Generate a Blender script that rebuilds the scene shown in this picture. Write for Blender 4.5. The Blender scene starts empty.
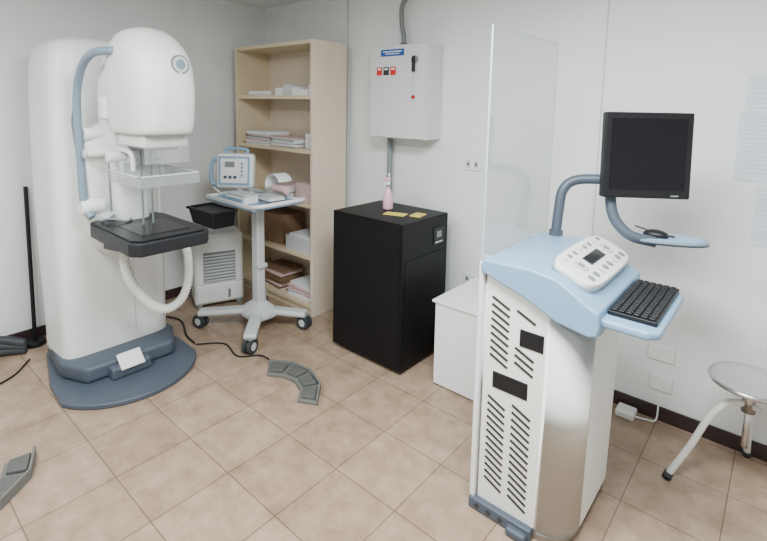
import bpy, bmesh, math, random
from mathutils import Vector, Matrix
random.seed(4)
# ---------------------------------------------------------------- materials
def mat(name, col, rough=0.5, metal=0.0, noise=0.03, nscale=8.0, bump=0.0, spec=0.5, coat=0.0):
    m = bpy.data.materials.new(name); m.use_nodes = True
    nt = m.node_tree; b = nt.nodes['Principled BSDF']
    b.inputs['Roughness'].default_value = rough
    b.inputs['Metallic'].default_value = metal
    b.inputs['Specular IOR Level'].default_value = spec
    b.inputs['Coat Weight'].default_value = coat
    tc = nt.nodes.new('ShaderNodeTexCoord')
    n = nt.nodes.new('ShaderNodeTexNoise'); n.inputs['Scale'].default_value = nscale
    n.inputs['Detail'].default_value = 4
    nt.links.new(tc.outputs['Object'], n.inputs['Vector'])
    r = nt.nodes.new('ShaderNodeValToRGB')
    r.color_ramp.elements[0].position = 0.3; r.color_ramp.elements[1].position = 0.7
    r.color_ramp.elements[0].color = tuple(max(0, c*(1-noise)) for c in col)+(1,)
    r.color_ramp.elements[1].color = tuple(min(1, c*(1+noise)) for c in col)+(1,)
    nt.links.new(n.outputs['Fac'], r.inputs['Fac'])
    nt.links.new(r.outputs['Color'], b.inputs['Base Color'])
    if bump > 0:
        bp = nt.nodes.new('ShaderNodeBump'); bp.inputs['Strength'].default_value = bump
        bp.inputs['Distance'].default_value = 0.01
        n2 = nt.nodes.new('ShaderNodeTexNoise'); n2.inputs['Scale'].default_value = nscale*6
        nt.links.new(tc.outputs['Object'], n2.inputs['Vector'])
        nt.links.new(n2.outputs['Fac'], bp.inputs['Height'])
        nt.links.new(bp.outputs['Normal'], b.inputs['Normal'])
    return m

def floor_mat():
    m = bpy.data.materials.new('ceramic_tile'); m.use_nodes = True
    nt = m.node_tree; b = nt.nodes['Principled BSDF']
    g = nt.nodes.new('ShaderNodeNewGeometry')
    mp = nt.nodes.new('ShaderNodeMapping'); mp.inputs['Location'].default_value = (1.40+3.33, -1.03+3.3, 0)
    nt.links.new(g.outputs['Position'], mp.inputs['Vector'])
    br = nt.nodes.new('ShaderNodeTexBrick')
    br.offset = 0; br.squash = 1
    br.inputs['Scale'].default_value = 1
    br.inputs['Brick Width'].default_value = 0.333; br.inputs['Row Height'].default_value = 0.33
    br.inputs['Mortar Size'].default_value = 0.003; br.inputs['Mortar Smooth'].default_value = 0.3
    br.inputs['Color1'].default_value = (0.355, 0.257, 0.183, 1)
    br.inputs['Color2'].default_value = (0.41, 0.303, 0.22, 1)
    br.inputs['Mortar'].default_value = (0.195, 0.135, 0.095, 1)
    nt.links.new(mp.outputs['Vector'], br.inputs['Vector'])
    n = nt.nodes.new('ShaderNodeTexNoise'); n.inputs['Scale'].default_value = 9; n.inputs['Detail'].default_value = 7
    n.inputs['Roughness'].default_value = 0.7
    nt.links.new(g.outputs['Position'], n.inputs['Vector'])
    r = nt.nodes.new('ShaderNodeValToRGB')
    r.color_ramp.elements[0].position = 0.32; r.color_ramp.elements[1].position = 0.7
    r.color_ramp.elements[0].color = (0.66, 0.62, 0.58, 1); r.color_ramp.elements[1].color = (1.12, 1.12, 1.12, 1)
    nt.links.new(n.outputs['Fac'], r.inputs['Fac'])
    mx = nt.nodes.new('ShaderNodeMix'); mx.data_type = 'RGBA'; mx.blend_type = 'MULTIPLY'
    mx.inputs[0].default_value = 1.0
    nt.links.new(br.outputs['Color'], mx.inputs[6]); nt.links.new(r.outputs['Color'], mx.inputs[7])
    nt.links.new(mx.outputs[2], b.inputs['Base Color'])
    b.inputs['Roughness'].default_value = 0.3
    bp = nt.nodes.new('ShaderNodeBump'); bp.inputs['Strength'].default_value = 0.3; bp.inputs['Distance'].default_value = 0.003
    bp.invert = True
    nt.links.new(br.outputs['Fac'], bp.inputs['Height'])
    nt.links.new(bp.outputs['Normal'], b.inputs['Normal'])
    return m

def clear_mat(name, tint=(0.98, 0.99, 0.99), haze=0.03, f0=.04):
    m = bpy.data.materials.new(name); m.use_nodes = True
    nt = m.node_tree; nt.nodes.clear()
    out = nt.nodes.new('ShaderNodeOutputMaterial')
    tr = nt.nodes.new('ShaderNodeBsdfTransparent'); tr.inputs['Color'].default_value = tint+(1,)
    di = nt.nodes.new('ShaderNodeBsdfDiffuse'); di.inputs['Color'].default_value = (0.9, 0.93, 0.93, 1)
    gl = nt.nodes.new('ShaderNodeBsdfGlossy'); gl.inputs['Roughness'].default_value = 0.02
    lw = nt.nodes.new('ShaderNodeLayerWeight'); lw.inputs['Blend'].default_value = 0.5
    pw = nt.nodes.new('ShaderNodeMath'); pw.operation = 'POWER'; pw.inputs[1].default_value = 4
    ma = nt.nodes.new('ShaderNodeMath'); ma.operation = 'MULTIPLY_ADD'; ma.inputs[1].default_value = .9; ma.inputs[2].default_value = f0
    nt.links.new(lw.outputs['Facing'], pw.inputs[0]); nt.links.new(pw.outputs[0], ma.inputs[0])
    m1 = nt.nodes.new('ShaderNodeMixShader'); m1.inputs[0].default_value = haze
    m2 = nt.nodes.new('ShaderNodeMixShader')
    nt.links.new(tr.outputs[0], m1.inputs[1]); nt.links.new(di.outputs[0], m1.inputs[2])
    nt.links.new(ma.outputs[0], m2.inputs[0])
    nt.links.new(m1.outputs[0], m2.inputs[1]); nt.links.new(gl.outputs[0], m2.inputs[2])
    nt.links.new(m2.outputs[0], out.inputs['Surface'])
    return m

def emis(name, col, s):
    m = bpy.data.materials.new(name); m.use_nodes = True
    b = m.node_tree.nodes['Principled BSDF']
    b.inputs['Base Color'].default_value = col+(1,)
    b.inputs['Emission Color'].default_value = col+(1,); b.inputs['Emission Strength'].default_value = s
    return m

WALL = mat('wall_paint', (0.79, 0.815, 0.81), 0.5, noise=0.025, nscale=2.5, bump=0.06)
CEIL = mat('ceiling_paint', (0.8, 0.81, 0.8), 0.7, noise=0.01)
FLOOR = floor_mat()
BASEB = mat('baseboard_brown', (0.035, 0.02, 0.02), 0.4)
WHITE = mat('painted_white', (0.80, 0.82, 0.81), 0.38, noise=0.01)
CREAMW = mat('warm_white_plastic', (0.77, 0.78, 0.74), 0.42, noise=0.01)
CABW = mat('console_white', (0.82, 0.82, 0.78), 0.65, noise=0.01, spec=.2)
GREYW = mat('light_grey_plastic', (0.55, 0.58, 0.58), 0.42, noise=0.02)
EDGE = mat('acrylic_edge', (0.42, 0.52, 0.52), 0.25)
MIDG = mat('mid_grey', (0.20, 0.22, 0.23), 0.5)
CREAM = mat('laminate_cream', (0.66, 0.55, 0.38), 0.5, noise=0.02)
CREAMS = mat('laminate_side', (0.70, 0.60, 0.48), 0.5, noise=0.02)
BLACK = mat('black_metal', (0.004, 0.004, 0.005), 0.5, noise=0.05, spec=.22)
BLACKP = mat('black_plastic', (0.009, 0.009, 0.011), 0.42, spec=.3)
SCREEN = mat('black_screen', (0.004, 0.004, 0.006), 0.2, spec=.25)
SLATE = mat('slate_blue_plastic', (0.062, 0.078, 0.105), 0.45)
BLUE = mat('light_blue_plastic', (0.225, 0.375, 0.54), 0.4, noise=0.01)
STEELB = mat('blue_grey_tube', (0.19, 0.26, 0.33), 0.3)
STEEL = mat('brushed_steel', (0.60, 0.60, 0.60), 0.22, metal=1.0, noise=0.05)
TABLE = mat('carbon_black', (0.005, 0.005, 0.007), 0.3, spec=.2)
TABLES = mat('table_rim', (0.014, 0.015, 0.018), 0.45, spec=.3)
PAPER = mat('paper_white', (0.78, 0.80, 0.82), 0.7, noise=0.02)
NOTICE = mat('notice_paper', (0.66, 0.71, 0.78), 0.6, noise=0.02)
PAPERP = mat('paper_pink', (0.66, 0.48, 0.47), 0.7, noise=0.1, nscale=30)
CARD = mat('cardboard', (0.22, 0.13, 0.075), 0.8)
CBOX = mat('cabinet_white', (0.62, 0.65, 0.65), 0.42, noise=0.01)
BLUEL = mat('label_blue', (0.01, 0.08, 0.34), 0.5)
REDL = mat('label_red', (0.6, 0.02, 0.02), 0.5)
YEL = mat('label_yellow', (0.70, 0.55, 0.10), 0.6)
PIPE = mat('conduit_grey', (0.18, 0.19, 0.19), 0.45)
PINK = mat('pink_plastic', (0.72, 0.42, 0.55), 0.3)
DARKS = mat('slot_dark', (0.03, 0.03, 0.03), 0.7)
PEDB = mat('pedal_grey', (0.13, 0.135, 0.125), 0.55)
PEDP = mat('pedal_pad', (0.085, 0.088, 0.082), 0.6, noise=0.15, nscale=60)
RUB = mat('rubber', (0.03, 0.034, 0.04), 0.6)
ACRY = clear_mat('acrylic_clear', (0.95, 0.975, 0.97), 0.03, .06)
PADL = clear_mat('polycarbonate', (0.93, 0.95, 0.95), 0.10)

# ---------------------------------------------------------------- helpers
def empty(name, loc=(0, 0, 0)):
    e = bpy.data.objects.new(name, None); e.empty_display_size = 0.1
    bpy.context.collection.objects.link(e); e.location = loc
    return e
def fin(name, bm, m, parent=None, smooth=True, wn=True):
    bmesh.ops.recalc_face_normals(bm, faces=bm.faces)
    me = bpy.data.meshes.new(name); bm.to_mesh(me); bm.free()
    ob = bpy.data.objects.new(name, me); bpy.context.collection.objects.link(ob)
    me.materials.append(m)
    if smooth:
        for p in me.polygons: p.use_smooth = True
        if wn:
            w = ob.modifiers.new('wn', 'WEIGHTED_NORMAL'); w.keep_sharp = True; w.weight = 80
    if parent:
        ob.parent = parent
        ob.matrix_parent_inverse = Matrix.Translation(-Vector(parent.location))
    return ob
def box(name, x0, x1, y0, y1, z0, z1, m, parent=None, bev=0.004, rot=None, seg=3):
    bm = bmesh.new(); bmesh.ops.create_cube(bm, size=1)
    for v in bm.verts:
        v.co = Vector(((x0+x1)/2+v.co.x*(x1-x0), (y0+y1)/2+v.co.y*(y1-y0), (z0+z1)/2+v.co.z*(z1-z0)))
    if bev > 0:
        bev = min(bev, 0.45*min(x1-x0, y1-y0, z1-z0))
        bmesh.ops.bevel(bm, geom=bm.edges[:], offset=bev, segments=seg, profile=0.5, affect='EDGES')
    if rot:
        bmesh.ops.rotate(bm, verts=bm.verts, cent=(rot[1][0], rot[1][1], 0), matrix=Matrix.Rotation(rot[0], 3, 'Z'))
    return fin(name, bm, m, parent, smooth=bev > 0)
def obox(name, M, sx, sy, sz, m, parent=None, bev=0.003, seg=3):
    bm = bmesh.new(); bmesh.ops.create_cube(bm, size=1)
    for v in bm.verts: v.co = Vector((v.co.x*sx, v.co.y*sy, v.co.z*sz))
    if bev > 0:
        bev = min(bev, 0.45*min(sx, sy, sz))
        bmesh.ops.bevel(bm, geom=bm.edges[:], offset=bev, segments=seg, profile=0.5, affect='EDGES')
    bmesh.ops.transform(bm, matrix=M, verts=bm.verts)
    return fin(name, bm, m, parent, smooth=bev > 0)
def cyl(name, p0, p1, r, m, parent=None, r2=None, seg=32, bev=0.0):
    p0, p1 = Vector(p0), Vector(p1); d = p1-p0; L = d.length
    bm = bmesh.new()
    bmesh.ops.create_cone(bm, cap_ends=True, segments=seg, radius1=r, radius2=r if r2 is None else r2, depth=L)
    if bev > 0:
        es = [e for e in bm.edges if abs(abs(e.verts[0].co.z)-L/2) < 1e-6 and abs(e.verts[0].co.z-e.verts[1].co.z) < 1e-6]
        bmesh.ops.bevel(bm, geom=es, offset=bev, segments=3, profile=0.5, affect='EDGES')
    q = d.to_track_quat('Z', 'Y').to_matrix().to_4x4()
    bmesh.ops.transform(bm, matrix=Matrix.Translation((p0+p1)/2) @ q, verts=bm.verts)
    return fin(name, bm, m, parent)
def cat(pts, n):
    P = [Vector(p) for p in pts]; P = [2*P[0]-P[1]]+P+[2*P[-1]-P[-2]]
    out = []
    for i in range(1, len(P)-2):
        for k in range(n):
            t = k/n
            a, b, c, d = P[i-1], P[i], P[i+1], P[i+2]
            out.append(0.5*((2*b)+(c-a)*t+(2*a-5*b+4*c-d)*t*t+(3*b-a-3*c+d)*t**3))
    out.append(P[-2]); return out
def tube(name, pts, r, m, parent=None, n=10, seg=14, rib=0.0, rfn=None, sm=True):
    P = cat(pts, n) if sm else [Vector(p) for p in pts]
    if rib:   # resample evenly so that the corrugations are regular
        L = [0]
        for a, b in zip(P, P[1:]): L.append(L[-1]+(b-a).length)
        N_ = int(L[-1]/0.007); Q = []; j = 0
        for i in range(N_+1):
            s = L[-1]*i/N_
            while j < len(L)-2 and L[j+1] < s: j += 1
            t = (s-L[j])/max(1e-9, L[j+1]-L[j]); Q.append(P[j].lerp(P[j+1], t))
        P = Q
    bm = bmesh.new(); rings = []
    up = Vector((0, 0, 1)); T0 = (P[1]-P[0]).normalized()
    if abs(T0.dot(up)) > 0.95: up = Vector((1, 0, 0))
    N = (up-T0*up.dot(T0)).normalized()
    for i, p in enumerate(P):
        T = (P[min(i+1, len(P)-1)]-P[max(i-1, 0)]).normalized()
        N = (N-T*N.dot(T)).normalized(); B = T.cross(N)
        rr = r if rfn is None else rfn(i/(len(P)-1))
        if rib: rr = r*(1+rib*(1 if i % 2 else -1))
        rings.append([bm.verts.new(p+N*math.cos(a)*rr+B*math.sin(a)*rr) for a in [2*math.pi*k/seg for k in range(seg)]])
    for a, b in zip(rings, rings[1:]):
        for k in range(seg): bm.faces.new((a[k], a[(k+1) % seg], b[(k+1) % seg], b[k]))
    bm.faces.new(rings[0]); bm.faces.new(rings[-1])
    return fin(name, bm, m, parent, smooth=not rib, wn=False)
def loft(name, rings, m, parent=None, seg=48, sub=4):
    R = []
    k = len(rings)
    for i in range(k-1):
        a = rings[max(i-1, 0)]; b = rings[i]; c = rings[i+1]; d = rings[min(i+2, k-1)]
        for s in range(sub):
            t = s/sub
            R.append([0.5*((2*b[j])+(c[j]-a[j])*t+(2*a[j]-5*b[j]+4*c[j]-d[j])*t*t+(3*b[j]-a[j]-3*c[j]+d[j])*t**3) for j in range(6)])
    R.append(list(rings[-1]))
    bm = bmesh.new(); V = []
    for cx, cy, z, a, b, n in R:
        ring = []
        for q in range(seg):
            th = 2*math.pi*q/seg; c, s = math.cos(th), math.sin(th)
            e = 2/n
            ring.append(bm.verts.new((cx+a*math.copysign(abs(c)**e, c), cy+b*math.copysign(abs(s)**e, s), z)))
        V.append(ring)
    for a, b in zip(V, V[1:]):
        for q in range(seg): bm.faces.new((a[q], a[(q+1) % seg], b[(q+1) % seg], b[q]))
    bm.faces.new(V[0]); bm.faces.new(V[-1])
    return fin(name, bm, m, parent, wn=False)
def prism(name, poly, axis, a0, a1, m, parent=None, bev=0.004, seg=3):
    bm = bmesh.new()
    def P(u, v, w): return {'z': (u, v, w), 'y': (u, w, v), 'x': (w, u, v)}[axis]
    A = [bm.verts.new(P(u, v, a0)) for u, v in poly]; B = [bm.verts.new(P(u, v, a1)) for u, v in poly]
    n = len(poly)
    for i in range(n): bm.faces.new((A[i], A[(i+1) % n], B[(i+1) % n], B[i]))
    bm.faces.new(A[::-1]); bm.faces.new(B)
    bmesh.ops.recalc_face_normals(bm, faces=bm.faces)
    if bev > 0:
        es = [e for e in bm.edges if len(e.link_faces) == 2 and e.calc_face_angle(0) > 0.5]
        bmesh.ops.bevel(bm, geom=es, offset=bev, segments=seg, profile=0.5, affect='EDGES', clamp_overlap=True)
    return fin(name, bm, m, parent)
def arcpts(cx, cy, r, a0, a1, n):
    return [(cx+r*math.cos(math.radians(a0+(a1-a0)*i/n)), cy+r*math.sin(math.radians(a0+(a1-a0)*i/n))) for i in range(n+1)]
def lathe(name, prof, c, m, parent=None, seg=40):
    bm = bmesh.new(); V = []
    for r, z in prof: V.append([bm.verts.new((c[0]+r*math.cos(2*math.pi*k/seg), c[1]+r*math.sin(2*math.pi*k/seg), c[2]+z)) for k in range(seg)])
    for a, b in zip(V, V[1:]):
        for k in range(seg): bm.faces.new((a[k], a[(k+1) % seg], b[(k+1) % seg], b[k]))
    bm.faces.new(V[0]); bm.faces.new(V[-1])
    return fin(name, bm, m, parent, wn=False)

# ---------------------------------------------------------------- room
XL, XR, YF, YB, H = -3.76, 1.7, -1.7, 2.72, 2.45
box('floor', XL-.1, XR+.1, YF-.1, YB+.1, -0.1, 0, FLOOR, bev=0)
box('ceiling', XL-.1, XR+.1, YF-.1, YB+.1, H, H+0.1, CEIL, bev=0)
box('wall_back', XL-.1, XR+.1, YB, YB+0.1, 0, H, WALL, bev=0)
box('wall_left', XL-.1, XL, YF, YB, 0, H, WALL, bev=0)
box('wall_right', XR, XR+.1, YF, YB, 0, H, WALL, bev=0)
box('wall_front', XL, XR, YF-.1, YF, 0, H, WALL, bev=0)
box('baseboard_back', XL+.012, XR, YB-.012, YB, 0, 0.075, BASEB, bev=0.002)
box('baseboard_left', XL, XL+.012, YF, YB-.012, 0, 0.075, BASEB, bev=0.002)
box('trim_1', -0.793, -0.787, YB-.005, YB, 0.075, H, GREYW, bev=0.001)
box('trim_2', -2.705, -2.69, YB-.01, YB, 0.075, H, GREYW, bev=0.001)
prism('trim_3', [(XL, H), (XL+.03, H), (XL, H-.03)], 'y', YF, YB, WHITE, bev=0)
prism('trim_4', [(YB, H), (YB-.03, H), (YB, H-.03)], 'x', XL, XR, WHITE, bev=0)

# ---------------------------------------------------------------- shelf
sh = empty('bookcase', (-3.12, 2.5, 0))
x0, x1, y0, y1, zt = -3.62, -2.632, 2.30, 2.64, 2.06
t = 0.028
box('side_left', x0, x0+t, y0, y1, 0, zt, CREAM, sh, .002)
box('side_right', x1-t, x1, y0, y1, 0, zt, CREAMS, sh, .002)
box('top', x0+t, x1-t, y0, y1, zt-t, zt, CREAM, sh, .002)
box('back_panel', x0+t, x1-t, y1-.01, y1-.002, .05, zt-t, CREAMS, sh, 0)
for i, z in enumerate((0.08, 0.46, 0.86, 1.265, 1.665)):
    box('shelf_%d' % i, x0+t, x1-t, y0+.005, y1-.01, z-t, z, CREAM, sh, .002)
box('plinth', x0+t, x1-t, y0+.02, y0+.035, 0.0, 0.052, CREAM, sh, .001)
def stack(name, cx, cy, z, w, d, n, mats, th=0.012):
    e = empty(name, (cx, cy, z)); zz = z
    for i in range(n):
        h = th*random.uniform(.6, 1.3); a = random.uniform(-.1, .1)
        ox, oy = random.uniform(-.012, .012), random.uniform(-.01, .01)
        box('sheet_%d' % i, cx-w/2+ox, cx+w/2+ox, cy-d/2+oy, cy+d/2+oy, zz, zz+h, random.choice(mats), e, .001, rot=(a, (cx, cy)), seg=1)
        zz += h
    return e
stack('paper_stack', -3.37, 2.44, 1.265, .32, .2, 10, [PAPER, GREYW, PAPERP, PAPER, MIDG])
stack('paper_stack', -3.03, 2.44, 1.265, .30, .2, 7, [PAPER, PAPERP, GREYW])
box('carton', -2.81, -2.67, 2.38, 2.53, 1.265, 1.38, PAPER, None, .003)
stack('paper_stack', -3.12, 2.44, .86, .3, .2, 9, [PAPER, PAPERP])
box('storage_carton', -2.88, -2.67, 2.34, 2.56, .86, 1.0, PAPERP, None, .004)
stack('paper_stack', -2.84, 2.46, .08, .3, .22, 9, [PAPER, PAPERP, PAPER])
stack('paper_stack', -3.22, 2.46, .08, .3, .22, 12, [CARD, PAPERP, CARD])
box('cardboard_box', -3.5, -3.08, 2.36, 2.60, .46, .70, CARD, None, .004)
bn = empty('storage_bin', (-2.83, 2.46, .46))
box('bottom', -2.99, -2.67, 2.33, 2.59, .46, .47, GREYW, bn, .002)
for nm, a in (('front', (-2.99, -2.67, 2.33, 2.338)), ('back', (-2.99, -2.67, 2.582, 2.59)), ('left', (-2.99, -2.982, 2.338, 2.582)), ('right', (-2.678, -2.67, 2.338, 2.582))):
    box(nm, *a, .47, .57, GREYW, bn, .002)
box('papers', -2.97, -2.69, 2.35, 2.57, .472, .585, PAPER, bn, .003)
ds = empty('desk_tray', (-3.35, 2.45, 1.665))
box('base', -3.5, -3.2, 2.35, 2.55, 1.665, 1.675, GREYW, ds, .002); box('lip', -3.5, -3.2, 2.35, 2.358, 1.675, 1.70, WHITE, ds, .002)
mb = empty('medicine_boxes', (-3.0, 2.42, 1.665))
for i, (a, w, h, mm) in enumerate(((-3.15, .09, .06, PAPER), (-3.05, .09, .085, GREYW), (-2.95, .07, .065, PAPER), (-2.87, .11, .045, CREAMW), (-2.75, .07, .08, PAPER))):
    box('box_%d' % i, a, a+w, 2.36, 2.46, 1.665, 1.665+h, mm, mb, .003)

# ---------------------------------------------------------------- wall control box
cb = empty('electrical_control_box', (-2.07, 2.63, 1.7))
box('housing', -2.28, -1.81, 2.53, 2.72, 1.38, 2.005, CBOX, cb, .006)
box('door', -2.275, -1.815, 2.515, 2.528, 1.385, 2.0, CBOX, cb, .005)
box('label', -2.18, -1.98, 2.5135, 2.516, 1.93, 1.975, BLUEL, cb, 0)
box('label_text_1', -2.16, -2.0, 2.5125, 2.5136, 1.957, 1.963, PAPER, cb, 0)
box('label_text_2', -2.14, -2.02, 2.5125, 2.5136, 1.943, 1.948, PAPER, cb, 0)
for i, (a, mm) in enumerate(((-2.215, REDL), (-2.155, DARKS), (-2.095, REDL))):
    box('sticker_%d' % i, a, a+.048, 2.5135, 2.516, 1.805, 1.86, mm, cb, 0)
    box('sticker_mark_%d' % i, a+.010, a+.038, 2.5125, 2.5136, 1.84, 1.852, PAPER, cb, 0)
cyl('lock_plate', (-1.89, 2.516, 1.90), (-1.89, 2.505, 1.90), .026, MIDG, cb)
box('handle', -1.900, -1.880, 2.49, 2.508, 1.82, 1.92, BLACKP, cb, .006)
box('latch', -1.895, -1.885, 2.50, 2.516, 1.64, 1.80, GREYW, cb, .002)
cyl('seal', (-1.89, 2.508, 1.66), (-1.89, 2.500, 1.66), .012, REDL, cb)
tube('conduit', [(-2.10, 2.66, 2.0), (-2.10, 2.66, 2.07), (-2.12, 2.66, 2.17), (-2.12, 2.66, 2.28), (-2.08, 2.67, 2.36), (-2.07, 2.67, 2.45)], .017, PIPE, cb)
cyl('conduit_gland', (-2.10, 2.66, 2.0), (-2.10, 2.66, 2.03), .028, MIDG, cb)
cyl('drop_pipe', (-2.22, 2.68, 1.385), (-2.22, 2.68, 0.8), .02, MIDG, cb)

# ---------------------------------------------------------------- black power cabinet
up = empty('power_supply_cabinet', (-1.95, 2.37, 0))
box('body', -2.215, -1.64, 2.11, 2.58, .025, .925, BLACK, up, .006)
box('front_panel', -2.20, -1.655, 2.105, 2.111, .06, .91, BLACK, up, .002)
box('side_panel', -1.641, -1.636, 2.14, 2.55, .06, .70, BLACK, up, .002)
box('display_bezel', -1.641, -1.634, 2.42, 2.53, .74, .85, BLACKP, up, .003)
box('display', -1.635, -1.6325, 2.450, 2.500, .785, .825, MIDG, up, .001)
box('keypad', -1.635, -1.6325, 2.435, 2.515, .752, .760, GREYW, up, .001)
for i, (a, b) in enumerate(((-2.17, 2.15), (-1.69, 2.15), (-2.17, 2.54), (-1.69, 2.54))):
    cyl('caster_%d' % i, (a-.012, b, .018), (a+.012, b, .018), .018, RUB, up)
zz = .925
sb = empty('spray_bottle', (-1.98, 2.38, zz))
lathe('body', [(0.001, 0), (.03, 0), (.034, .01), (.034, .08), (.022, .12), (.011, .14), (.011, .15), (.001, .15)], (-1.98, 2.38, zz), PINK, sb)
cyl('neck', (-1.98, 2.38, zz+.15), (-1.98, 2.38, zz+.185), .012, WHITE, sb)
box('trigger_head', -2.02, -1.965, 2.37, 2.39, zz+.185, zz+.21, PINK, sb, .006)
box('trigger', -2.01, -2.0, 2.374, 2.386, zz+.145, zz+.187, WHITE, sb, .003)
tube('nozzle_tube', [(-1.975, 2.38, zz+.21), (-1.975, 2.38, zz+.24)], .006, WHITE, sb, n=2)
box('yellow_note', -1.92, -1.78, 2.26, 2.34, zz, zz+.002, YEL, None, 0, rot=(.3, (-1.85, 2.30)))
box('sticky_note', -1.76, -1.69, 2.32, 2.42, zz, zz+.007, YEL, None, .001, rot=(.2, (-1.72, 2.37)))

wc = empty('white_cabinet', (-1.25, 2.43, 0))
box('body', -1.46, -1.0, 2.205, 2.66, 0, .505, WHITE, wc, .005)
box('door', -1.455, -1.005, 2.19, 2.203, .012, .495, WHITE, wc, .003)
box('top_lip', -1.472, -0.995, 2.18, 2.668, .498, .512, WHITE, wc, .003)

# ---------------------------------------------------------------- dehumidifier
ac = empty('dehumidifier', (-3.42, 2.0, 0))
ra = -math.atan2(.14, .36); piv = (-3.42, 2.0)
def ab(name, a, b, c, d, e, f, m, bev=.004): return box(name, a, b, c-.02, d-.02, e, f, m, ac, bev, rot=(ra, piv))
ab('body', -3.55, -3.30, 1.815, 2.185, .03, .58, CREAMW, .02)
ab('front_panel', -3.302, -3.292, 1.83, 2.17, .20, .56, WHITE, .008)
ab('grille_recess', -3.294, -3.288, 1.88, 2.12, .21, .45, MIDG, .004)
for i in range(9): ab('louvre_%d' % i, -3.290, -3.282, 1.885, 2.115, .22+i*.025, .231+i*.025, GREYW, .001)
ab('tank', -3.302, -3.290, 1.83, 2.17, .05, .185, WHITE, .008)
ab('level_window', -3.291, -3.288, 2.06, 2.08, .07, .14, MIDG, .001)
ab('top_vent', -3.50, -3.36, 1.86, 2.14, .578, .592, GREYW, .004)
ab('foot_1', -3.54, -3.31, 1.83, 1.87, 0, .032, MIDG, .004); ab('foot_2', -3.54, -3.31, 2.13, 2.17, 0, .032, MIDG, .004)

# ---------------------------------------------------------------- medical cart
ct = empty('medical_cart', (-2.84, 1.95, 0))
cc = Vector((-2.80, 1.94, 0))
cas = [(-3.10, 1.655), (-2.53, 1.68), (-2.54, 2.14), (-3.08, 2.16)]
loft('hub', [(cc.x, cc.y, .10, .13, .11, 3), (cc.x, cc.y, .13, .13, .11, 3), (cc.x, cc.y, .165, .10, .08, 3), (cc.x, cc.y, .20, .05, .04, 3)], GREYW, ct)
for i, (a, b) in enumerate(cas):
    d = Vector((a, b, 0))-cc; L = d.length; ang = math.atan2(d.y, d.x)
    M = Matrix.Translation(cc+d*.5+Vector((0, 0, .125))) @ Matrix.Rotation(ang, 4, 'Z') @ Matrix.Rotation(math.radians(4), 4, 'Y')
    obox('leg_%d' % i, M, L+.03, .085, .04, GREYW, ct, .015)
    cyl('caster_stem_%d' % i, (a, b, .06), (a, b, .115), .012, MIDG, ct)
    w = Vector((math.cos(ang+1.1), math.sin(ang+1.1), 0))
    for s in (-1, 1):
        c0 = Vector((a, b, .05))+w*s*.019
        cyl('wheel_%d_%d' % (i, s), c0-w*.011, c0+w*.011, .05, RUB, ct, bev=.004)
        cyl('wheel_hub_%d_%d' % (i, s), c0-w*.0125, c0+w*.0125, .026, GREYW, ct)
    cyl('axle_%d' % i, Vector((a, b, .05))-w*.02, Vector((a, b, .05))+w*.02, .008, MIDG, ct)
    obox('caster_hood_%d' % i, Matrix.Translation((a, b, .1)) @ Matrix.Rotation(ang+1.1, 4, 'Z'), .06, .05, .016, MIDG, ct, .006)
box('column', cc.x-.038, cc.x+.038, cc.y-.032, cc.y+.032, .17, .90, GREYW, ct, .012)
box('column_clip', cc.x+.0, cc.x+.058, cc.y-.038, cc.y+.038, .45, .48, GREYW, ct, .006)
box('under_tray_bracket', cc.x-.12, cc.x+.12, cc.y-.06, cc.y+.06, .88, .91, WHITE, ct, .012)
tx0, tx1, ty0, ty1 = -3.15, -2.56, 1.74, 2.14
tz = .91
box('tray', tx0, tx1, ty0, ty1, tz, tz+.02, BLUE, ct, .008)
for nm, a in (('rim_front', (tx0, tx1, ty0, ty0+.015)), ('rim_back', (tx0, tx1, ty1-.015, ty1)), ('rim_left', (tx0, tx0+.015, ty0, ty1)), ('rim_right', (tx1-.015, tx1, ty0, ty1))):
    box(nm, *a, tz+.012, tz+.038, WHITE, ct, .005)
tube('push_handle', [(-2.58, 1.74, tz+.03), (-2.52, 1.76, tz+.04), (-2.49, 1.83, tz+.045), (-2.49, 2.05, tz+.045), (-2.52, 2.12, tz+.04), (-2.58, 2.14, tz+.03)], .012, WHITE, ct)
bm = bmesh.new()
bx0, bx1, by0, by1 = -3.05, -2.74, 1.56, 1.735
A = [bm.verts.new(v) for v in ((bx0+.02, by0+.02, .79), (bx1-.02, by0+.02, .79), (bx1-.02, by1-.01, .79), (bx0+.02, by1-.01, .79))]
B = [bm.verts.new(v) for v in ((bx0, by0, .895), (bx1, by0, .895), (bx1, by1, .895), (bx0, by1, .895))]
for i in range(4): bm.faces.new((A[i], A[(i+1) % 4], B[(i+1) % 4], B[i]))
bm.faces.new(A); bm.faces.new(B)
bmesh.ops.bevel(bm, geom=bm.edges[:], offset=.008, segments=2, profile=.5, affect='EDGES')
fin('bin', bm, BLACKP, ct)
for nm, a in (('bin_rim_1', (bx0-.01, bx1+.01, by0-.01, by0+.006)), ('bin_rim_2', (bx0-.01, bx1+.01, by1-.006, by1+.005)), ('bin_rim_3', (bx0-.01, bx0+.006, by0, by1)), ('bin_rim_4', (bx1-.006, bx1+.01, by0, by1))):
    box(nm, *a, .890, .906, BLACKP, ct, .004)
dv = empty('bedside_monitor', (-3.02, 1.95, tz+.02)); dz = tz+.02
box('foot', -3.11, -2.95, 1.86, 2.02, dz, dz+.03, WHITE, dv, .008)
box('neck', -3.06, -3.00, 1.93, 1.97, dz+.02, dz+.12, WHITE, dv, .01)
Mh = Matrix.Translation((-3.03, 1.92, dz+.185)) @ Matrix.Rotation(math.radians(38), 4, 'Z') @ Matrix.Rotation(math.radians(-6), 4, 'X')
obox('case', Mh, .27, .08, .25, WHITE, dv, .025)
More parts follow.
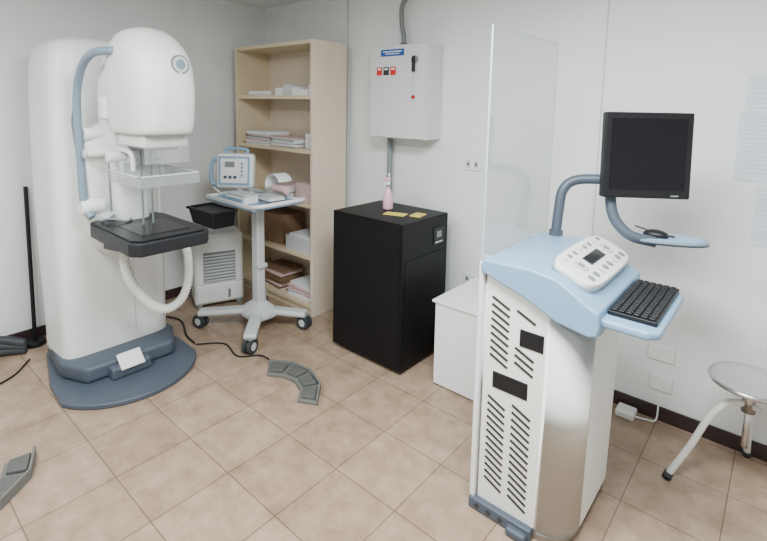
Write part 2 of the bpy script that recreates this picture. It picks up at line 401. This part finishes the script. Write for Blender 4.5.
obox('face_frame', Mh @ Matrix.Translation((0, -.041, 0)), .225, .006, .205, BLUE, dv, .003)
obox('face', Mh @ Matrix.Translation((0, -.044, .0)), .195, .006, .175, WHITE, dv, .003)
obox('display', Mh @ Matrix.Translation((-.03, -.0475, .045)), .07, .004, .04, MIDG, dv, .001)
n = (Mh.to_3x3() @ Vector((0, -1, 0)))
for i in range(4):
    c = Mh @ Vector((.06, -.047, -.03+i*.028)); cyl('knob_%d' % i, c, c+n*.008, .009, BLUE, dv, seg=16)
for i in range(3):
    c = Mh @ Vector((-.06+i*.035, -.047, -.045)); cyl('port_%d' % i, c, c+n*.008, .011, SLATE, dv, seg=16)
tube('top_handle', [Mh @ Vector((-.08, 0, .12)), Mh @ Vector((-.07, 0, .155)), Mh @ Vector((.07, 0, .155)), Mh @ Vector((.08, 0, .12))], .012, BLUE, dv)
tube('side_handle', [Mh @ Vector((-.13, 0, .08)), Mh @ Vector((-.17, -.01, .06)), Mh @ Vector((-.175, -.01, -.08)), Mh @ Vector((-.13, 0, -.10))], .012, BLUE, dv)
tube('cable_loop', [(-3.13, 1.84, dz+.28), (-3.19, 1.83, dz+.2), (-3.19, 1.82, dz+.08), (-3.11, 1.84, dz+.02)], .006, WHITE, dv)
kb = empty('instrument_box', (-2.86, 1.84, dz))
box('base', -2.92, -2.70, 1.77, 1.88, dz, dz+.05, WHITE, kb, .008); box('lid', -2.92, -2.70, 1.77, 1.88, dz+.05, dz+.065, GREYW, kb, .006)
box('strip', -2.90, -2.73, 1.767, 1.771, dz+.015, dz+.035, BLUE, kb, .001)
stack('document_pile', -2.71, 1.97, dz, .2, .12, 4, [PAPER, BLACKP, PAPER, GREYW], .01)
cs = empty('curled_film_sheet', (-2.74, 2.08, dz+.05))
cp = arcpts(0, 0, .085, 200, 20, 16)
cpi = arcpts(0, 0, .081, 20, 200, 16)
prism('sheet', [(-2.74+a, dz+.045+.06+b*.9) for a, b in cp+cpi], 'y', 2.02, 2.13, PAPER, cs, 0)
cyl('roller', (-2.78, 2.07, dz+.075), (-2.64, 2.07, dz+.075), .028, PAPERP, cs, bev=.003)

# ---------------------------------------------------------------- mammography unit
mg = empty('mammography_machine', (-3.1, 1.08, 0))
cy = 1.09
bp = [(-3.42, .80), (-3.0, .71)]+arcpts(-2.93, 1.07, .405, -75, 75, 18)[1:-1]+[(-3.0, 1.45), (-3.42, 1.40)]
prism('base_plate', bp, 'z', 0, .03, SLATE, mg, .008)
pl = [(-3.40, .80), (-3.02, .765), (-2.84, .84), (-2.82, 1.33), (-3.02, 1.415), (-3.40, 1.40)]
prism('plinth', pl, 'z', .028, .13, SLATE, mg, .03)
box('plinth_ramp_block', -2.90, -2.775, .95, 1.17, .03, .10, SLATE, mg, .015)
Mr = Matrix.Translation((-2.80, 1.06, .115)) @ Matrix.Rotation(math.radians(40), 4, 'Y')
obox('indicator_plate', Mr, .10, .13, .018, CREAMW, mg, .006)
loft('column', [(-3.21, cy, .10, .215, .30, 7), (-3.21, cy, .3, .215, .30, 7), (-3.23, cy, .9, .235, .305, 7), (-3.25, cy, 1.4, .25, .295, 7),
     (-3.27, cy, 1.78, .25, .28, 6), (-3.27, cy, 1.88, .24, .26, 5), (-3.27, cy, 1.93, .205, .22, 4), (-3.27, cy, 1.955, .15, .15, 3)], WHITE, mg, seg=64)
box('column_seam', -2.998, -2.992, 1.17, 1.174, .2, 1.2, GREYW, mg, 0)
loft('carriage', [(-2.94, cy, .74, .06, .10, 3), (-2.93, cy, .8, .09, .15, 3.5), (-2.92, cy, .95, .10, .19, 4), (-2.92, cy, 1.3, .10, .20, 4), (-2.92, cy, 1.42, .09, .17, 3.5), (-2.93, cy, 1.48, .05, .10, 3)], CREAMW, mg)
loft('arm_upright', [(-2.80, cy, .84, .09, .07, 4), (-2.80, cy, 1.0, .09, .09, 4), (-2.81, cy, 1.25, .085, .095, 4), (-2.79, cy, 1.5, .10, .12, 4), (-2.72, cy, 1.75, .12, .13, 4), (-2.68, cy, 1.85, .08, .1, 3)], WHITE, mg)
box('arm_slot', -2.80, -2.79, cy-.1005, cy-.085, 1.0, 1.42, MIDG, mg, .002)
tube('side_cord', [(-2.90, .885, 1.62), (-2.93, .872, 1.5), (-2.91, .87, 1.4), (-2.90, .88, 1.3)], .004, MIDG, mg)
tube('arm_guard_tube', [(-2.52, .94, 1.84), (-2.63, .89, 1.83), (-2.76, .88, 1.77), (-2.85, .88, 1.66), (-2.875, .88, 1.50), (-2.86, .88, 1.25), (-2.84, .88, 1.04), (-2.80, .9, .98)], .020, STEELB, mg, n=12)
cyl('guard_boss', (-2.85, .86, 1.03), (-2.85, .98, 1.03), .045, WHITE, mg, bev=.012)
cyl('guard_boss_upper', (-2.86, .90, 1.42), (-2.86, 1.0, 1.42), .035, WHITE, mg, bev=.01)
loft('tube_head', [(-2.50, cy, 1.44, .21, .125, 4), (-2.495, cy, 1.455, .245, .14, 4), (-2.49, cy, 1.55, .262, .15, 3.6), (-2.485, cy, 1.68, .268, .16, 3), (-2.495, cy, 1.80, .258, .158, 2.6),
     (-2.515, cy, 1.88, .215, .14, 2.4), (-2.53, cy, 1.935, .15, .105, 2.2), (-2.53, cy, 1.96, .07, .05, 2), (-2.53, cy, 1.964, .01, .01, 2)], CREAMW, mg, seg=64)
n = Vector((1, .1, .12)).normalized(); c = Vector((-2.233, 1.125, 1.775))
cyl('logo_ring', c-n*.012, c+n*.005, .046, MIDG, mg); cyl('logo_disc', c-n*.004, c+n*.007, .037, GREYW, mg)
cyl('logo_core', c-n*.004, c+n*.0085, .024, STEELB, mg)
box('head_side_module', -2.72, -2.64, cy-.165, cy-.10, 1.50, 1.62, WHITE, mg, .02)
box('collimator', -2.62, -2.32, cy-.11, cy+.11, 1.375, 1.442, CREAMW, mg, .015)
box('collimator_dark', -2.59, -2.36, cy-.075, cy+.075, 1.362, 1.376, MIDG, mg, .004)
box('face_shield', -2.318, -2.314, cy-.11, cy+.11, 1.30, 1.44, PADL, mg, .001)
box('compression_carriage', -2.76, -2.58, cy-.06, cy+.06, 1.26, 1.36, GREYW, mg, .02)
tube('paddle_arm', [(-2.66, cy-.09, 1.35), (-2.55, cy-.09, 1.345), (-2.50, cy-.09, 1.32), (-2.50, cy-.09, 1.25)], .012, WHITE, mg)
for i, s in enumerate((-1, 1)):
    cyl('carriage_knob_%d' % i, (-2.67, cy+s*.06, 1.31), (-2.67, cy+s*.15, 1.31), .028, WHITE, mg, bev=.006)
cyl('side_grip', (-2.80, cy-.08, 1.32), (-2.80, cy-.20, 1.32), .02, WHITE, mg, bev=.005)
cyl('side_grip_cap', (-2.80, cy-.20, 1.32), (-2.80, cy-.215, 1.32), .024, GREYW, mg, bev=.004)
px0, px1, py0, py1 = -2.66, -2.29, cy-.15, cy+.15
box('paddle_plate', px0, px1, py0, py1, 1.19, 1.195, PADL, mg, .001)
for i, a in enumerate(((px0, px1, py0, py0+.005), (px0, px1, py1-.005, py1), (px0, px0+.005, py0, py1), (px1-.005, px1, py0, py1))):
    box('paddle_wall_%d' % i, *a, 1.195, 1.245, PADL, mg, .001)
    box('paddle_rim_%d' % i, a[0]-.003, a[1]+.003, a[2]-.003, a[3]+.003, 1.242, 1.249, GREYW, mg, .002)
box('paddle_mount', -2.69, -2.62, cy-.10, cy+.10, 1.19, 1.29, GREYW, mg, .01)
for i, (a, b) in enumerate(((-2.55, cy+.02), (-2.55, cy-.03))):
    cyl('guide_rod_%d' % i, (a, b, .95), (a, b, 1.38), .005, MIDG, mg)
box('support_arm', -2.92, -2.60, cy-.12, cy+.12, .85, .94, WHITE, mg, .03)
prism('detector_table', [(-2.84, .90), (-2.76, .875), (-2.28, .875), (-2.23, .91), (-2.23, 1.24), (-2.28, 1.275), (-2.76, 1.275), (-2.84, 1.25)], 'z', .880, .948, TABLES, mg, .010)
prism('table_top', [(-2.82, .915), (-2.75, .89), (-2.29, .89), (-2.245, .92), (-2.245, 1.23), (-2.29, 1.26), (-2.75, 1.26), (-2.82, 1.235)], 'z', .948, .955, TABLE, mg, .002)
box('table_inlay', -2.62, -2.33, .96, 1.20, .955, .957, SCREEN, mg, .0005)
box('table_back_rest', -2.86, -2.79, .95, 1.22, .950, .980, GREYW, mg, .012)
tube('table_cable', [(-2.76, .93, .962), (-2.70, .96, .978), (-2.66, 1.02, .963), (-2.72, 1.06, .966), (-2.77, 1.0, .98), (-2.72, .95, .966)], .006, MIDG, mg)
prism('table_underside', [(-2.75, .885), (-2.37, .885), (-2.44, .85), (-2.75, .81)], 'y', .93, 1.23, TABLES, mg, .006)
tube('corrugated_hose', [(-2.68, 1.0, .86), (-2.68, 1.02, .66), (-2.66, 1.10, .50), (-2.64, 1.20, .42), (-2.63, 1.30, .47), (-2.65, 1.35, .62), (-2.72, 1.35, .80), (-2.85, 1.28, .88)], .024, CREAMW, mg, n=20, rib=.14, seg=20)

def pedal(name, cx, cy_, r, a0, a1, n):
    e = empty(name, (cx, cy_, 0))
    w = .058
    outer, inner = [], []
    for i in range(n+1):
        a = math.radians(a0+(a1-a0)*i/n)
        outer.append((cx+(r+w)*math.cos(a), cy_+(r+w)*math.sin(a))); inner.append((cx+(r-w)*math.cos(a), cy_+(r-w)*math.sin(a)))
    prism('base', outer+inner[::-1], 'z', 0, .02, PEDB, e, .004)
    for i in range(n):
        s = (a1-a0)/n; b0 = math.radians(a0+i*s+s*.12); b1 = math.radians(a0+(i+1)*s-s*.12)
        q = []
        for rr, aa in ((r+w*.62, b0), (r+w*.62, b1), (r-w*.7, b1), (r-w*.7, b0)):
            q.append((cx+rr*math.cos(aa), cy_+rr*math.sin(aa)))
        prism('pad_%d' % i, q, 'z', .019, .036, PEDP, e, .004)
    prism('guard', outer+[(cx+(p[0]-cx)*(r+w*.8)/(r+w), cy_+(p[1]-cy_)*(r+w*.8)/(r+w)) for p in outer[::-1]], 'z', .019, .046, PEDB, e, .002)
    return e
pedal('foot_pedal', -2.075, 1.455, .26, 28, 138, 4)
pedal('foot_pedal', -2.50, .21, .25, -35, 85, 4)
tube('pedal_cable', [(-2.88, 1.50, .006), (-2.75, 1.63, .006), (-2.55, 1.60, .006), (-2.45, 1.70, .006), (-2.34, 1.71, .006)], .005, BLACKP)
tube('floor_cable', [(-3.65, 1.40, .007), (-3.45, 1.55, .007), (-3.28, 1.60, .007), (-3.05, 1.52, .007), (-2.9, 1.50, .007)], .006, BLACKP)

pe = empty('floor_stand_pole', (-3.66, .785, 0))
cyl('pole', (-3.655, .80, .03), (-3.735, .825, 1.04), .012, BLACKP, pe)
cyl('foot', (-3.655, .80, 0), (-3.655, .80, .03), .06, BLACKP, pe, bev=.006)
for i in range(3):
    tube('black_cable_bundle' if i == 0 else 'black_cable_bundle.%03d' % i, [(-3.69, .30, .03+i*.035), (-3.67+i*.01, .45, .04+i*.04), (-3.64, .60, .03+i*.04), (-3.56, .73, .03+i*.02)], .026, RUB)
tube('power_cord', [(-3.45, .72, .006), (-3.30, .60, .006), (-3.25, .45, .006), (-3.35, .3, .006)], .005, BLACKP)

# ---------------------------------------------------------------- acquisition console
ws = empty('radiography_console', (-.65, 1.85, 0))
def rrect(x0, x1, y0, y1, rfl, rfr, rbr, rbl):
    p = []
    p += arcpts(x0+rfl, y0+rfl, rfl, 180, 270, 5); p += arcpts(x1-rfr, y0+rfr, rfr, 270, 360, 14)
    p += arcpts(x1-rbr, y1-rbr, rbr, 0, 90, 8); p += arcpts(x0+rbl, y1-rbl, rbl, 90, 180, 4)
    return p
def body(name, z0, z1, x0, x1, y0, y1, m, top=None):
    P = rrect(x0, x1, y0, y1, .01, .13, .06, .01)
    bm = bmesh.new(); n = len(P)
    A = [bm.verts.new((x, y, z0)) for x, y in P]
    B = [bm.verts.new((x+(top[0] if top else 0)*(x-x0)/(x1-x0), y, z1-(top[1] if top else 0)*max(0, (x-x0)/(x1-x0)))) for x, y in P]
    for i in range(n): bm.faces.new((A[i], A[(i+1) % n], B[(i+1) % n], B[i]))
    bm.faces.new(A[::-1]); bm.faces.new(B)
    return fin(name, bm, m, ws)
body('cabinet', .05, 1.005, -.84, -.47, 1.60, 2.10, CABW, (.01, .12))
body('base_skirt', .0, .05, -.835, -.48, 1.61, 2.09, CABW)
box('side_frame', -.862, -.840, 1.585, 2.11, .03, 1.02, WHITE, ws, .006)
box('front_foot', -.86, -.60, 1.575, 1.61, .0, .05, SLATE, ws, .008)
box('foot_pad', -.69, -.61, 1.55, 1.60, .0, .035, SLATE, ws, .012)
for i in range(3): cyl('foot_hole_%d' % i, (-.82+i*.05, 1.576, .025), (-.82+i*.05, 1.5735, .025), .010, DARKS, ws, seg=16)
def slot(name, x, z, L, ang, h=.010):
    M = Matrix.Translation((x, 1.5995, z)) @ Matrix.Rotation(ang, 4, 'Y')
    obox(name, M, L, .003, h, DARKS, ws, 0)
k = 0
for i in range(27):
    z = .875-i*.0285
    for cx in (-.770, -.670):
        zz = z-(.0 if cx < -.7 else .026)
        if cx == -.670 and .71 < zz < .83: continue
        if .50 < zz < .625: continue
        slot('vent_slot_%d' % k, cx, zz, .080, math.radians(25)); k += 1
box('port_cover_1', -.69, -.60, 1.597, 1.6005, .735, .80, BLACKP, ws, .001)
box('port_cover_2', -.79, -.65, 1.597, 1.6005, .535, .600, BLACKP, ws, .001)
for i in range(7):
    box('side_vent_%d' % i, -.4645, -.4605, 1.76+i*.025, 1.775+i*.025, .79, .83, MIDG, ws, 0)
box('side_badge', -.4715, -.4655, 1.80, 1.90, .42, .50, GREYW, ws, 0)
prof = [(-.85, .985), (-.85, 1.02), (-.84, 1.035), (-.66, 1.04), (-.56, 1.025), (-.46, .965), (-.42, .945), (-.415, .90), (-.42, .865), (-.45, .855), (-.56, .875), (-.68, .93)]
prism('worktop', prof, 'y', 1.575, 2.13, BLUE, ws, .012)
ang = math.radians(25)
Mp = Matrix.Translation((-.54, 1.885, 1.018)) @ Matrix.Rotation(ang, 4, 'Y')
def pad(name, M, a, b, h, nexp, m, par=None):
    bm = bmesh.new(); V = []
    for z, s in ((-h/2, 1), (h*.25, 1), (h*.42, .97), (h*.5, .93)):
        ring = []
        for q in range(48):
            th = 2*math.pi*q/48; c, s_ = math.cos(th), math.sin(th); e = 2/nexp
            ring.append(bm.verts.new((a*s*math.copysign(abs(c)**e, c), (b-(1-s)*a)*math.copysign(abs(s_)**e, s_), z)))
        V.append(ring)
    for A, B in zip(V, V[1:]):
        for q in range(48): bm.faces.new((A[q], A[(q+1) % 48], B[(q+1) % 48], B[q]))
    bm.faces.new(V[0]); bm.faces.new(V[-1])
    bmesh.ops.transform(bm, matrix=M, verts=bm.verts)
    return fin(name, bm, m, ws if par is None else par)
pad('operator_panel', Mp, .090, .25, .045, 4.5, CREAMW)
obox('panel_display', Mp @ Matrix.Translation((-.005, -.0, .023)), .042, .17, .004, DARKS, ws, .001)
obox('panel_display_glass', Mp @ Matrix.Translation((-.005, -.0, .0252)), .032, .15, .001, SCREEN, ws, 0)
for i in range(8):
    for j, xx in enumerate((-.056, .050)):
        c = Mp @ Vector((xx, -.19+i*.054, .0205)); nn = Mp.to_3x3() @ Vector((0, 0, 1))
        cyl('button_%d_%d' % (i, j), c, c+nn*.006, .013 if j else .010, MIDG if (i+j) % 3 else GREYW, ws, seg=16)
for s in (-1, 1):
    c = Mp @ Vector((-.005, s*.15, .0205)); nn = Mp.to_3x3() @ Vector((0, 0, 1))
    cyl('jog_%d' % s, c, c+nn*.006, .027, GREYW, ws); cyl('jog_dot_%d' % s, c, c+nn*.008, .012, MIDG, ws)
prism('keyboard_tray', [(-.48, 1.60), (-.28, 1.60), (-.25, 1.63), (-.25, 2.04), (-.28, 2.075), (-.48, 2.075)], 'z', .893, .922, BLUE, ws, .010)
kbd = empty('keyboard', (-.34, 1.85, .922))
box('case', -.415, -.268, 1.655, 2.045, .922, .938, BLACKP, kbd, .004)
k = 0
for r in range(6):
    for c in range(16):
        xx = -.276-r*.0225; yy = 1.665+c*.0233
        box('key_%d' % k, xx-.0200, xx, yy, yy+.0208, .937, .945, BLACKP, kbd, .003, seg=1); k += 1
box('shield', -.856, -.850, 1.597, 2.22, 1.0, 1.895, ACRY, ws, 0)
box('shield_edge_front', -.8565, -.8495, 1.594, 1.5968, 1.0, 1.897, EDGE, ws, 0)
box('shield_edge_top', -.8565, -.8495, 1.597, 2.22, 1.8952, 1.897, EDGE, ws, 0)
box('shield_edge_back', -.8545, -.8515, 2.2202, 2.2215, 1.0, 1.897, EDGE, ws, 0)
box('shield_clamp_1', -.870, -.838, 1.62, 1.66, .98, 1.03, GREYW, ws, .004)
box('shield_clamp_2', -.870, -.838, 2.06, 2.10, .98, 1.03, GREYW, ws, .004)
tube('monitor_arm', [(-.77, 2.10, .98), (-.77, 2.13, 1.15), (-.765, 2.15, 1.235), (-.73, 2.18, 1.28), (-.64, 2.21, 1.295), (-.43, 2.23, 1.30)], .022, SLATE, ws)
cyl('arm_socket', (-.77, 2.10, .96), (-.77, 2.115, 1.06), .03, SLATE, ws)
mo = empty('computer_monitor', (-.43, 2.15, 1.4))
Mm = Matrix.Translation((-.443, 2.155, 1.42)) @ Matrix.Rotation(math.radians(36), 4, 'Z') @ Matrix.Rotation(math.radians(-3), 4, 'X')
obox('bezel', Mm, .34, .04, .345, BLACKP, mo, .006)
obox('back_shell', Mm @ Matrix.Translation((0, .04, 0)), .30, .05, .29, BLACKP, mo, .02)
obox('screen', Mm @ Matrix.Translation((0, -.0205, .005)), .29, .003, .285, SCREEN, mo, 0)
obox('bezel_label', Mm @ Matrix.Translation((.11, -.0205, -.160)), .03, .002, .006, MIDG, mo, 0)
obox('mount', Mm @ Matrix.Translation((0, .08, -.05)), .1, .06, .1, SLATE, mo, .01)
tube('mouse_arm', [Mm @ Vector((-.11, .05, -.10)), Mm @ Vector((-.115, .03, -.20)), Mm @ Vector((-.10, .01, -.27)), Mm @ Vector((-.05, -.02, -.325)), Mm @ Vector((.04, -.04, -.345))], .022, SLATE, ws)
Mt = Mm @ Matrix.Rotation(math.radians(3), 4, 'X') @ Matrix.Translation((.10, -.04, -.335)) @ Matrix.Rotation(math.radians(-10), 4, 'Z')
pad('mouse_shelf', Mt, .14, .075, .016, 2.4, STEELB)
pad('mouse_mat', Mt @ Matrix.Translation((0, 0, .008)), .125, .062, .004, 2.4, BLUE)
ms = empty('computer_mouse', Mt.translation)
cM = Mt @ Vector((-.05, 0, .010))
loft('shell', [(cM.x, cM.y, cM.z, .045, .028, 2.2), (cM.x, cM.y, cM.z+.012, .045, .028, 2.2), (cM.x, cM.y, cM.z+.022, .034, .02, 2.2), (cM.x, cM.y, cM.z+.028, .012, .008, 2)], BLACKP, ms)
tube('lead', [cM+Vector((.04, 0, .01)), cM+Vector((.06, .03, .004)), cM+Vector((.0, .06, .0)), cM+Vector((-.09, .05, .02))], .003, BLACKP, ms)

# ---------------------------------------------------------------- stool
sc = (-.035, 2.42)
st = empty('steel_stool', (sc[0], sc[1], 0))
lathe('seat', [(.001, .478), (.135, .478), (.148, .483), (.151, .493), (.146, .500), (.132, .502), (.11, .497), (.001, .495)], (sc[0], sc[1], 0), STEEL, st, seg=64)
cyl('hub', (sc[0], sc[1], .36), (sc[0], sc[1], .478), .026, STEEL, st)
cyl('screw', (sc[0], sc[1], .20), (sc[0], sc[1], .37), .012, STEEL, st)
for i, a in enumerate((208, 88, 328)):
    a = math.radians(a); dx, dy = math.cos(a), math.sin(a)
    f = lambda r, z: (sc[0]+dx*r, sc[1]+dy*r, z)
    tube('leg_%d' % i, [f(.02, .395), f(.08, .385), f(.14, .31), f(.20, .17), f(.275, .02)], .0135, CREAMW, st)
    cyl('foot_%d' % i, f(.281, 0), f(.272, .03), .018, RUB, st)

# ---------------------------------------------------------------- wall items
def outlet(name, x, z, w=.075, h=.115, slots=True):
    e = empty(name, (x, YB, z))
    box('plate', x-w/2, x+w/2, YB-.008, YB, z-h/2, z+h/2, WHITE, e, .003)
    box('plate_gasket', x-w/2-.003, x+w/2+.003, YB-.002, YB, z-h/2-.003, z+h/2+.003, GREYW, e, 0)
    if slots:
        for s in (-1, 1):
            box('socket_%d' % s, x+s*w*.24-.016, x+s*w*.24+.016, YB-.0105, YB-.008, z-h*.3, z+h*.3, GREYW, e, .002)
            box('slot_%d' % s, x+s*w*.24-.006, x+s*w*.24+.006, YB-.0115, YB-.0104, z-.01, z+.01, DARKS, e, 0)
    return e
outlet('wall_outlet', -1.555, 1.235, .12, .08)
outlet('wall_outlet', -1.53, .47, .12, .075)
outlet('wall_outlet', -.41, .36, .12, .08, False)
outlet('wall_outlet', -.40, .20, .10, .08, False)
def notice(xa, xb, za, zb, n):
    e = empty('wall_notice', ((xa+xb)/2, YB, za))
    box('sheet', xa, xb, YB-.004, YB-.001, za, zb, NOTICE, e, 0)
    for i in range(n):
        z = zb-.03-i*(zb-za-.05)/n
        box('text_%d' % i, xa+.02, xb-.02-random.uniform(0, .08), YB-.0048, YB-.004, z-.002, z+.002, GREYW, e, 0)
notice(-.19, .16, 1.29, 1.61, 14); notice(-.10, .2, 1.00, 1.27, 9); notice(-.17, .18, 1.62, 1.76, 4)
ad = empty('power_adapter', (-.52, 2.6, 0))
box('case', -.58, -.49, 2.60, 2.69, 0, .035, WHITE, ad, .008)
tube('cable', [(-.50, 2.64, .012), (-.44, 2.66, .008), (-.4, 2.68, .02), (-.4, 2.695, .16)], .004, WHITE, ad)

# ---------------------------------------------------------------- lights
def lamp(name, x, y, sx, sy, pw):
    e = empty(name, (x, y, H))
    box('housing', x-sx/2-.03, x+sx/2+.03, y-sy/2-.03, y+sy/2+.03, H-.05, H, WHITE, e, .004)
    box('diffuser', x-sx/2, x+sx/2, y-sy/2, y+sy/2, H-.056, H-.049, emis(name+'_glow', (1, 1, .98), 1.0), e, 0)
    l = bpy.data.lights.new(name+'_light', 'AREA'); l.shape = 'RECTANGLE'; l.size = sx; l.size_y = sy
    l.energy = pw; l.color = (.94, .985, 1.0)
    o = bpy.data.objects.new('light', l); bpy.context.collection.objects.link(o); o.location = (x, y, H-.065)
    o.parent = e; o.matrix_parent_inverse = Matrix.Translation(-Vector(e.location))
lamp('ceiling_light', -.5, .9, 1.2, .6, 118)
lamp('ceiling_light.001', -1.9, -.2, 1.2, .6, 66)
w = bpy.data.worlds.new('world'); bpy.context.scene.world = w; w.use_nodes = True
w.node_tree.nodes['Background'].inputs[0].default_value = (.8, .85, .9, 1); w.node_tree.nodes['Background'].inputs[1].default_value = .3

# ---------------------------------------------------------------- camera
f, ppy, pitch, roll, yaw = 479.03, 163.78, .1206, -.0185, -.705
F = Vector((math.sin(yaw)*math.cos(pitch), math.cos(yaw)*math.cos(pitch), -math.sin(pitch)))
Rt = Vector((math.cos(yaw), -math.sin(yaw), 0)); D = F.cross(Rt)
c_, s_ = math.cos(roll), math.sin(roll)
R2 = c_*Rt+s_*D; D2 = -s_*Rt+c_*D
cam = bpy.data.cameras.new('camera'); co = bpy.data.objects.new('camera', cam); bpy.context.collection.objects.link(co)
Mx = Matrix((R2, -D2, -F)).transposed().to_4x4(); Mx.translation = (0, 0, 1.6); co.matrix_world = Mx
cam.sensor_width = 36; cam.sensor_fit = 'HORIZONTAL'; cam.lens = f/767*36
cam.shift_y = -(270.5-ppy)/767; cam.clip_start = .05
bpy.context.scene.camera = co
